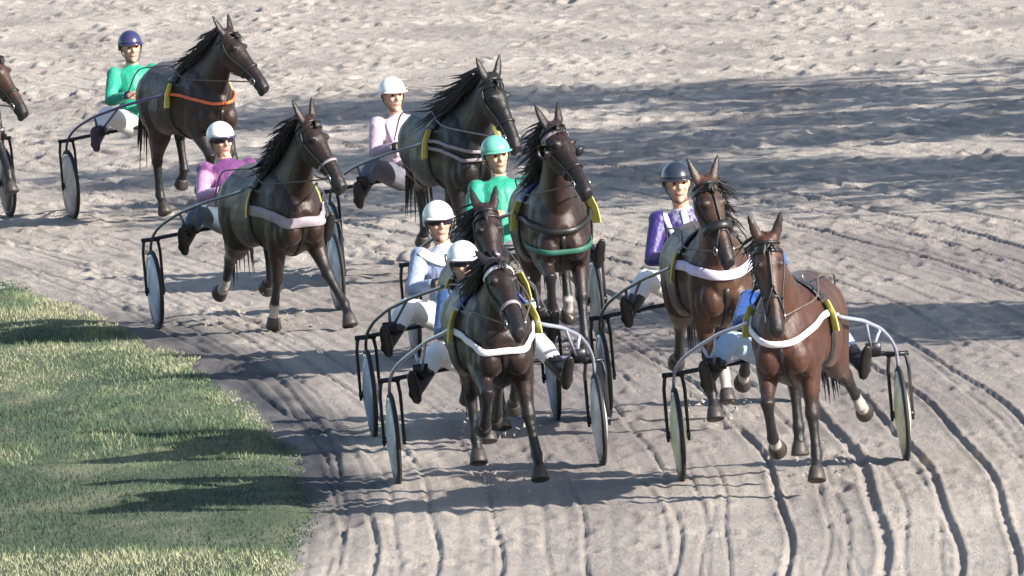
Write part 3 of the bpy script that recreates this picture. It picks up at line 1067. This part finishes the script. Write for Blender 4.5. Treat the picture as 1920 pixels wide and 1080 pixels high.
    bgm.loft([T(-.09, 0, 0), T(-.02, 0, .0), T(.07, 0, 0)], [.15, .182, .165], [.11, .135, .12], n=16)
    for sg in (-1, 1):
        leg(bgm, sg, .012, .72)
    bm = bgm.remesh("breeches", .011, 4, names=())
    link("breeches", bm, spec.get("breeches", M_WHITE), root)
    for sg in (-1, 1):
        bt = Geo()
        kn, a = knee[sg], ank[sg]
        top = kn + (a - kn) * .45
        ftd = nrm(V(.07, sg * .02, .10))
        bt.loft([top, kn + (a - kn) * .75, a, a + (a - kn) * .10], [.062, .054, .046, .036], [.062, .056, .050, .040], n=12)
        bt.loft([a - ftd * .055 + V(.01, 0, -.02), a - ftd * .02 + V(.012, 0, -.012), a + ftd * .06 + V(.012, 0, 0), a + ftd * .13 + V(.005, 0, 0), a + ftd * .175 + V(0, 0, 0)],
                [.030, .037, .041, .037, .018], [.038, .042, .031, .022, .012], n=12)
        btm = bt.remesh("boot", .009, 3, names=())
        link("boot", btm, spec.get("boots", M_BOOT), root)
    for sg in (-1, 1):
        gg = Geo()
        gg.loft([elb[sg] + (wri[sg] - elb[sg]) * .86, wri[sg], wri[sg] + nrm(wri[sg] - elb[sg]) * .03], [.040, .037, .038], [.036, .030, .026], side=(0.3, .2, .9), n=10)
        gg.build("cuff", spec.get("boots", M_BOOT), root)
    # helmet: shell, peak, strap
    hg = Geo()
    n, m_ = 22, 9
    vs, fs = [], []
    for i in range(m_ + 1):
        th = (math.pi * .56) * i / m_
        for j in range(n):
            ph = 2 * math.pi * j / n
            f = math.sin(th) * math.cos(ph) * .128 - .012
            l = math.sin(th) * math.sin(ph) * .108
            z = math.cos(th) * .118 + .034
            if th > math.pi * .47:
                if math.cos(ph) > .3: z = max(z, .034)
                elif math.cos(ph) < .1: z -= .035 * (th - math.pi * .47) / (math.pi * .09)
            vs.append(Hd(f, l, z))
    for i in range(m_):
        for j in range(n):
            j2 = (j + 1) % n
            fs.append((i * n + j, (i + 1) * n + j, (i + 1) * n + j2, i * n + j2))
    hg._add(vs, fs)
    ho = hg.build("helmet", spec["helmet"], root)
    md = ho.modifiers.new("thick", 'SOLIDIFY'); md.thickness = .012; md.offset = -1
    pk = Geo()
    arc = [Hd(.118 * math.cos(a) + .004, .104 * math.sin(a), .036 - .006 * math.cos(a)) for a in np.linspace(R(-62), R(62), 15)]
    pk.loft(arc, [.018 + .014 * math.cos(a * 1.4) for a in np.linspace(R(-62), R(62), 15)], .006, side=[rh @ V(math.cos(a), math.sin(a), -.1) for a in np.linspace(R(-62), R(62), 15)], n=8, power=.6)
    pk.build("peak", spec.get("peak", spec["helmet"]), ho)
    sp = Geo()
    sp.loft([Hd(.0, .100, .02), Hd(.012, .082, -.05), Hd(.05, .05, -.115), Hd(.062, 0, -.135), Hd(.05, -.05, -.115), Hd(.012, -.082, -.05), Hd(.0, -.100, .02)], .010, .004, side=rh @ V(1, 0, .3), n=6)
    sp.build("chin_strap", M_LEATHER, ho)
    if spec.get("cover"):
        q = Geo()
        arc = np.linspace(R(-80), R(80), 13)
        q.loft([Hd(.088 * math.cos(a) + .012, .086 * math.sin(a), .010) for a in arc], .006, .026, side=[rh @ V(math.cos(a), math.sin(a), 0) for a in arc], n=8, power=.6)
        q.build("goggles", spec["cover"], ho)
    tag(root, spec["label"], "person", "drivers of the race")
    return root

# ------------------------------------------------------------------ trees outside the bend: their shade lies across the sand
def bark_leaf():
    m, nt, b = new_mat("bark")
    nt.links.new(ramp(nt, noise(nt, 12, 5, vec_scale=(1, 1, .2)), [(0.3, (0.05, 0.035, 0.025)), (0.7, (0.13, 0.10, 0.075))]), b.inputs["Base Color"])
    b.inputs["Roughness"].default_value = 0.9
    m2, nt, b = new_mat("leaves")
    nt.links.new(ramp(nt, noise(nt, 1.3, 5), [(0.3, (0.03, 0.055, 0.015)), (0.7, (0.085, 0.12, 0.035))]), b.inputs["Base Color"])
    b.inputs["Roughness"].default_value = 0.7
    return m, m2
M_BARK, M_LEAF = bark_leaf()

def make_tree(x, y, h, rad, seed, label, dens=5200):
    rr = np.random.default_rng(seed)
    root = empty("tree", (x, y, -.06), rr.uniform(0, 6))
    tg = Geo()
    tg.tube([(0, 0, 0), (.1, 0, h * .25), (.05, .1, h * .5), (.1, .05, h * .85)], 0.0001)
    tg = Geo()
    tg.loft([np.array(p) for p in [(0, 0, 0), (.05, 0, .3), (.1, 0, h * .25), (.05, .1, h * .5), (.1, .05, h * .85)]], [.34, .26, .20, .13, .04], [.34, .26, .20, .13, .04], n=10)
    clumps = []
    for i in range(15):
        a = rr.uniform(0, 2 * math.pi)
        z = h * rr.uniform(.38, .95)
        rr_ = rad * rr.uniform(.25, .85) * (1 - ((z / h - .6) / .55) ** 2 * .7)
        e = np.array((math.cos(a) * rr_, math.sin(a) * rr_, z))
        s = np.array((.07, .05, max(h * .2, z - rr_ * .8)))
        tg.loft([s, (s + e) / 2 + np.array((0, 0, .25)), e], [.09, .06, .02], [.09, .06, .02], n=6)
        clumps.append((e, rad * rr.uniform(.28, .46)))
    tg.build("trunk", M_BARK, root)
    n = dens
    ci = rr.integers(0, len(clumps), n)
    cc = np.array([c[0] for c in clumps])[ci]
    cr = np.array([c[1] for c in clumps])[ci]
    d = rr.normal(size=(n, 3)); d /= np.linalg.norm(d, axis=1)[:, None]
    p = cc + d * (cr * rr.random(n) ** .45)[:, None] * np.array((1, 1, .75))
    t1 = rr.normal(size=(n, 3)); t1 /= np.linalg.norm(t1, axis=1)[:, None]
    t2 = np.cross(t1, rr.normal(size=(n, 3))); t2 /= np.linalg.norm(t2, axis=1)[:, None]
    s = rr.uniform(.10, .22, n)[:, None]
    co = np.stack([p - t1 * s, p - t2 * s * .6, p + t1 * s, p + t2 * s * .6], 1).reshape(-1, 3)
    me = bpy.data.meshes.new("crown")
    me.from_pydata(co.tolist(), [], np.arange(4 * n).reshape(-1, 4).tolist())
    link("crown", me, M_LEAF, root, smooth=False)
    tag(root, label, "tree", "trees along the outside of the bend")

make_tree(17.0, 118.5, 12.0, 4.0, 1, "broad leafy tree outside the bend, nearest of the three shading the far sand", 3600)
make_tree(18.0, 124.5, 13.5, 4.4, 2, "tallest leafy tree outside the bend, between two others", 4200)
make_tree(19.5, 131.5, 13.0, 4.4, 4, "farthest leafy tree outside the bend", 3600)
make_tree(14.0, 104.0, 8.2, 3.0, 3, "small leafy tree outside the bend nearest the front runners", 1700)

# ------------------------------------------------------------------ the race
def paint(name, col, rough=0.35, metal=0.0):
    return plain(name, col, rough, metal, var=0.10, scale=20, coat=0.3)
SH_WHITE = paint("white blue shaft paint", (0.40, 0.43, 0.56), .3, .4)
SH_SILVER = paint("silver tube", (0.36, 0.38, 0.44), .32, .7)
SH_DARK = paint("dark grey shaft paint", (0.09, 0.10, 0.12), .35, .3)
SH_PURPLE = paint("purple shaft paint", (0.09, 0.06, 0.16), .35, .2)

BAY = coat_mat("red bay coat", (0.056, 0.022, 0.014), pale=None)
BAY2 = coat_mat("brown bay coat", (0.055, 0.026, 0.016), pale=(0.11, 0.055, 0.032))
DARKBAY = coat_mat("dark bay coat", (0.018, 0.010, 0.009), pale=(0.060, 0.026, 0.016))
BROWN = coat_mat("dark chestnut coat", (0.022, 0.011, 0.010), pale=(0.044, 0.021, 0.016))
BLACK = coat_mat("black coat", (0.009, 0.008, 0.009), pale=(0.016, 0.012, 0.012))
LIVER = coat_mat("liver brown coat", (0.022, 0.011, 0.009), pale=(0.042, 0.021, 0.015))

C_WHITE = plain("white fleece", (0.72, 0.70, 0.72), .8, var=.10, scale=60, bmp=.5)
C_LILAC = plain("lilac white webbing", (0.62, 0.54, 0.70), .7, var=.2, scale=9)
C_ORANGE = plain("orange webbing", (0.62, 0.13, 0.05), .6)
C_GREY = plain("grey webbing", (0.24, 0.21, 0.24), .6)
C_GREEN = plain("green webbing", (0.02, 0.10, 0.075), .6)
C_BLUE = plain("blue webbing", (0.03, 0.04, 0.20), .6)

PURPLE_J = cloth_mat("purple silk", (0.12, 0.03, 0.13), (0.36, 0.20, 0.34), .55)
ROYAL_J = cloth_mat("violet blue silk", (0.020, 0.009, 0.115), (0.55, 0.55, 0.62), .5)
GREEN_J = cloth_mat("green silk", (0.012, 0.25, 0.16), (0.015, 0.03, 0.13), .55)
GREEN_J2 = cloth_mat("emerald silk", (0.010, 0.27, 0.17), (0.30, 0.42, 0.40), .55)
GREY_J = cloth_mat("pale grey blue silk", (0.24, 0.28, 0.40), (0.62, 0.65, 0.72), .5)
PINK_J = cloth_mat("pale pink silk", (0.34, 0.25, 0.33), (0.52, 0.40, 0.45), .5)
BLUE_J = cloth_mat("bright blue silk", (0.012, 0.06, 0.26), (0.02, 0.02, 0.08), .42)
BLUE_J2 = cloth_mat("steel blue silk", (0.03, 0.08, 0.20), (0.40, 0.44, 0.55), .5)
H_WHITE = plain("white helmet", (0.76, 0.77, 0.80), .25, var=.04, coat=.5)
H_CREAM = plain("off white helmet", (0.70, 0.70, 0.66), .3, var=.06, coat=.4)
H_DARK = plain("dark blue grey helmet", (0.022, 0.028, 0.042), .28, var=.1, coat=.4)
H_GREEN = plain("pale green helmet", (0.13, 0.42, 0.33), .3, var=.08, coat=.4)
H_BLUE = plain("blue helmet", (0.03, 0.10, 0.36), .3, var=.08, coat=.4)
H_NAVY = plain("navy helmet", (0.03, 0.03, 0.09), .3, var=.08, coat=.4)
GREY_BR = plain("grey breeches", (0.11, 0.11, 0.14), .7, var=.2)
BLUE_BR = plain("light blue breeches", (0.30, 0.42, 0.58), .7, var=.12)
TEAL_BR = plain("slate breeches", (0.06, 0.085, 0.11), .6, var=.2)
GOGGLE = plain("smoked goggles", (0.02, 0.012, 0.03), .12, var=.1)

def rig(p, yaw, width, horse, sulky, driver, fwd=1.55):
    y = R(yaw)
    hd = Vector((math.sin(y), -math.cos(y), 0))
    lf = Vector((math.cos(y), math.sin(y), 0))        # the horse's left
    loc = Vector((p[0], p[1], 0))
    tip = (horse.get('dlat', 0) + .2 * math.sin(R(horse.get('dyaw', 0)))) if horse else 0
    if sulky: make_sulky(dict(tip=tip, loc=loc, rz=y, width=width, **sulky))
    if driver:
        make_driver(dict(loc=loc + hd * driver.pop("ahead", 0) + lf * driver.pop("aside", 0) + Vector((0, 0, driver.pop("up", 0))), rz=y, **driver))
    if horse:
        hl = loc + hd * fwd + lf * horse.pop("dlat", 0)
        make_horse(dict(loc=hl, rz=y + R(horse.pop("dyaw", 0)), **horse))

def E_rig():
    rig((1.88, 97.89), 4.0, 1.60,
        dict(seed=1, mat=BAY, dyaw=-14, dlat=-.04, poll=(.98, 1.74, .0), pitch=14, hyaw=14, ears=.35, earsplay=.42, size=.99,
             splay=dict(LF=.04, LH=.12, RF=-.02), legs=dict(LF=(10, 6, 36), RF=(46, -26, -60), LH="back", RH=(50, -40, 4, 10)), socks=dict(LH=4, RF=2), collar=C_WHITE, collar_w=.048, collar_t=.011, collar_z=1.20, collar_drop=.10,
             facestrap=True, browband=M_LEATHER, num_turn=.6, lift=.11,
             label="red bay trotter with white breast collar and strapped face, foremost on the outer side"),
        dict(disc_mat=plain("pale yellow disc", (0.66, 0.64, 0.42), .35, var=.30, scale=7), shaft_mat=SH_WHITE,
             label="sulky with white shafts and pale yellow wheel discs behind the red bay horse"),
        dict(jacket=BLUE_J, inset=.12, helmet=H_BLUE, lean=40, tall=.92, aside=.0, up=-.06, breeches=BLUE_BR, accent_on=("left",),
             label="driver in bright blue, mostly hidden behind the red bay horse"))
def D1_rig():
    rig((-0.20, 99.69), 5.5, 1.49,
        dict(seed=2, mat=DARKBAY, dyaw=1, dlat=-.13, poll=(1.02, 1.60, -.02), pitch=42, hyaw=8, ears=-.55, earsplay=.35, size=1.0,
             splay=dict(LF=.07, RF=-.05), legs=dict(LF=(14, 10, 36), RF="high", LH="back", RH=(50, -34, 6, 20)), collar=C_WHITE, collar_w=.05, collar_t=.010, collar_z=1.12, browband=C_WHITE, collar_drop=.06,
             pad=C_BLUE, noseband=C_GREY, nose_w=.03, num_turn=.4, lift=.13,
             label="black brown trotter with white browband and white breast collar at front centre"),
        dict(disc_mat=plain("pale grey disc", (0.50, 0.51, 0.52), .4, var=.30, scale=7), shaft_mat=SH_WHITE,
             label="sulky with white blue shafts behind the black brown horse with white browband"),
        dict(jacket=BLUE_J2, inset=.14, helmet=H_WHITE, lean=20, shift=-.08, tall=.98, up=-.09, cover=GOGGLE, turn=8,
             label="driver in steel blue with white helmet half hidden behind the white browband horse"))
def D2_rig():
    rig((-0.44, 104.11), 6.0, 1.39,
        dict(seed=3, mat=BROWN, dyaw=0, dlat=.06, poll=(.98, 1.78, -.02), pitch=30, hyaw=0, ears=-.1, size=.98,
             lift=.06, legs=dict(LF="lift", RF="stand", LH="stand", RH="swing"), collar=M_LEATHER, noseband=C_GREY, num_turn=.4,
             label="brown trotter whose face shows just above the white browband horse"),
        dict(disc_mat=plain("blue grey disc", (0.20, 0.25, 0.38), .4, var=.30, scale=7), shaft_mat=SH_DARK,
             label="dark sulky with blue grey wheel disc beside the grassy inner edge"),
        dict(jacket=GREY_J, helmet=H_CREAM, lean=16, shift=-.05, tall=.97, aside=.02, up=-.07, cover=GOGGLE, accent_on=("collar",), turn=6, peak=H_WHITE,
             bands=[("yoke", [[(.47, -.17, .06), (.38, -.06, .13), (.36, 0, .14), (.38, .06, .13), (.47, .17, .06)]], .07, C_WHITE),
                    ("cuff_band", [[(.24, -.10, .12), (.22, 0, .13), (.24, .10, .12)]], .035, C_WHITE)],
             label="driver in pale grey blue with white yoke and off white helmet"))
def H_rig():
    rig((1.34, 104.0), 6.5, 1.42,
        dict(seed=4, mat=BAY2, dyaw=1, dlat=-.05, lift=.08, mane_side=1, poll=(.94, 1.78, -.10), pitch=26, hyaw=14, ears=.3, earsplay=.45, size=1.0,
             legs=dict(LF=(44, -34, -60), RF=(-4, -10, 26), LH=(40, -34, 4, 20), RH="back"), socks=dict(LH=5, LF=2), collar=C_LILAC, collar_w=.075, collar_t=.012, collar_z=1.20, collar_drop=-.0,
             pad=M_LEATHER, facestrap=True, noseband=M_LEATHER, shadowroll=M_LEATHER,
             label="brown bay trotter with wide lilac white breast band beside the violet blue driver"),
        dict(disc_mat=plain("mid grey disc", (0.22, 0.23, 0.25), .4, var=.30, scale=7), shaft_mat=SH_DARK,
             label="dark sulky of the driver in violet blue with dark helmet"),
        dict(jacket=ROYAL_J, helmet=H_DARK, lean=3, shift=-.05, aside=.04, tall=1.06, accent_on=("collar",), up=.0,
             bands=[("brace", [[(.49, -.13, .05), (.36, -.11, .12), (.22, -.07, .13), (.10, -.03, .13)], [(.49, .13, .05), (.36, .11, .12), (.22, .07, .13), (.10, .03, .13)]], .038, C_WHITE),
                    ("placket", [[(.50, 0, .09), (.40, 0, .13), (.30, 0, .13), (.22, 0, .13)]], .045, plain("pale blue trim", (0.42, 0.52, 0.68), .6))],
             label="driver in violet blue jacket with white braces and dark helmet"))
def G_rig():
    rig((-0.07, 111.7), 8.0, 1.50,
        dict(seed=5, mat=BROWN, dyaw=-3, dlat=.22, poll=(.96, 1.83, -.01), pitch=38, hyaw=26, ears=.2, earsplay=.32, size=1.03, mane_side=-1, fly=.6,
             legs=dict(LF=(22, 14, 30), RF="high", LH="swing", RH="stand"), socks=dict(LH=3), collar=M_LEATHER, collar2=C_GREEN, blinkers=True, browband=C_GREY, blaze=0,
             pad=C_BLUE, number="2", num_w=.055, num_turn=.7,
             label="brown trotter with blinkers and turned head beside the green helmeted driver"),
        dict(disc_mat=plain("smoke disc", (0.30, 0.30, 0.31), .4, var=.30, scale=7), shaft_mat=SH_DARK,
             label="dark sulky of the green helmeted driver behind the blinkered horse"),
        dict(jacket=GREEN_J, helmet=H_GREEN, lean=18, shift=.0, aside=.07, up=-.09, accent_on=("left",), tall=1.0, tilt=-4, turn=8, breeches=GREY_BR,
             label="driver in green jacket with navy sleeve and pale green helmet"))
def B_rig():
    rig((-2.25, 117.61), 11.0, 1.57,
        dict(seed=6, mat=LIVER, dyaw=8, dlat=.02, poll=(.98, 1.79, .05), pitch=32, hyaw=20, ears=.2, earsplay=.30, size=1.02, fly=.7,
             splay=dict(LF=.17, LH=.05), legs=dict(LF=(28, 27, 38), RF=(-20, -40, -20), LH="fold", RH="back"), socks=dict(RH=4, RF=3), collar=C_GREY, collar_w=.09, collar_t=.012, collar_z=1.10,
             noseband=C_GREY, pad=M_LEATHER, num_w=.04,
             label="dark brown trotter with grey padded breast collar reaching out one foreleg"),
        dict(disc_mat=plain("ice blue disc", (0.40, 0.46, 0.60), .35, var=.30, scale=7), shaft_mat=SH_DARK,
             label="sulky with ice blue wheel discs nearest the grass behind the dark brown horse"),
        dict(jacket=PURPLE_J, helmet=H_WHITE, lean=24, tall=.96, up=-.07, shift=-.04, accent_on=("right",), turn=12, cover=GOGGLE, breeches=TEAL_BR, peak=H_NAVY,
             label="driver in purple and pink with white helmet and dark peak"))
def C_rig():
    rig((-0.79, 122.04), 11.0, 1.50,
        dict(seed=7, mat=BLACK, dyaw=7, dlat=.08, poll=(1.06, 1.66, .06), pitch=26, hyaw=14, ears=.3, earsplay=.42, size=1.04, mane_len=1.5, fly=1.5,
             legs=dict(LF="high", RF=(4, -2, 30), LH="stand", RH="swing"), collar=C_GREY, collar_w=.03, collar_rows=2, collar_z=1.12, rein=C_GREY,
             number="0", num_w=.06, num_turn=.8, num_len=.30,
             label="black trotter with flying mane and thin grey breast straps"),
        dict(disc_mat=plain("taupe disc", (0.33, 0.31, 0.31), .4, var=.30, scale=7), shaft_mat=SH_DARK,
             label="dark sulky of the pale pink driver behind the black horse"),
        dict(jacket=PINK_J, helmet=H_WHITE, lean=20, tall=.98, up=-.09, shift=-.05, accent_on=("torso",), turn=10, breeches=GREY_BR,
             bands=[("stripe", [[(.44, -.10, .10), (.30, -.10, .12), (.14, -.08, .12)], [(.44, .08, .11), (.30, .08, .12), (.14, .08, .12)]], .05, C_LILAC)],
             label="driver in pale pink stripes with white helmet beside the black horse"))
def A_rig():
    rig((-3.42, 133.36), 14.5, 1.50,
        dict(seed=8, mat=LIVER, dyaw=9, dlat=.12, poll=(1.00, 1.70, .05), pitch=36, hyaw=26, ears=.2, earsplay=.35, size=1.02, leg=.89,
             legs=dict(LF="reach", RF="lift", LH="swing", RH="ground") if False else dict(LF="reach", RF="lift", LH="swing", RH="stand"), collar=C_ORANGE, collar_w=.03, collar_z=1.18,
             number="8", num_w=.055, num_turn=.9,
             label="dark brown trotter with thin orange breast strap ahead of the emerald driver"),
        dict(disc_mat=plain("rose white disc", (0.55, 0.47, 0.48), .4, var=.30, scale=7), shaft_mat=SH_PURPLE,
             label="purple sulky with rose white wheel disc at the far back"),
        dict(jacket=GREEN_J2, helmet=H_NAVY, lean=14, tall=.97, up=-.05, accent_on=(), breeches=M_WHITE, boots=plain("purple black boots", (0.03, 0.018, 0.05), .4),
             label="driver in shiny emerald jacket with navy helmet at the far back"))
def F_rig():
    rig((-5.525, 134.3), 14.8, 1.50,
        dict(seed=9, mat=BAY2, dyaw=6, dlat=-.04, poll=(1.0, 1.64, .08), pitch=32, hyaw=24, size=1.02,
             legs=dict(LF=(78, 40, 20), RF="stand", LH="stand", RH="swing"), collar=M_LEATHER, socks=dict(LH=6),
             label="brown trotter cut off by the inner edge of the view at the far back"),
        dict(disc_mat=plain("charcoal disc", (0.07, 0.07, 0.075), .4, var=.30, scale=7), shaft_mat=SH_DARK,
             label="dark sulky with charcoal wheel disc, only one wheel in view at the far back"),
        None)

for f in (E_rig, D1_rig, D2_rig, H_rig, G_rig, B_rig, C_rig, A_rig, F_rig):
    f()

# ------------------------------------------------------------------ sand thrown up by the hooves
def flying_sand():
    g = Geo()
    rr = np.random.default_rng(21)
    for h in [o for o in bpy.data.objects if o.name.split(".")[0] == "horse"]:
        M = Matrix.Translation(h.location) @ Matrix.Rotation(h.rotation_euler.z, 4, 'Z')
        for k in range(70):
            s_ = rr.choice([.35, -.75]) - abs(rr.normal(0, .35))
            p = M @ Vector((rr.normal(0, .17), -s_, abs(rr.normal(0, .13)) + .01))
            q = rr.uniform(.004, .013)
            vs = [np.array(p) + rr.normal(0, q, 3) for _ in range(4)]
            g._add(vs, [(0, 1, 2), (0, 2, 3), (0, 3, 1), (1, 3, 2)])
    tag(g.build("flying_sand", SAND, smooth=False), kind="stuff")
flying_sand()
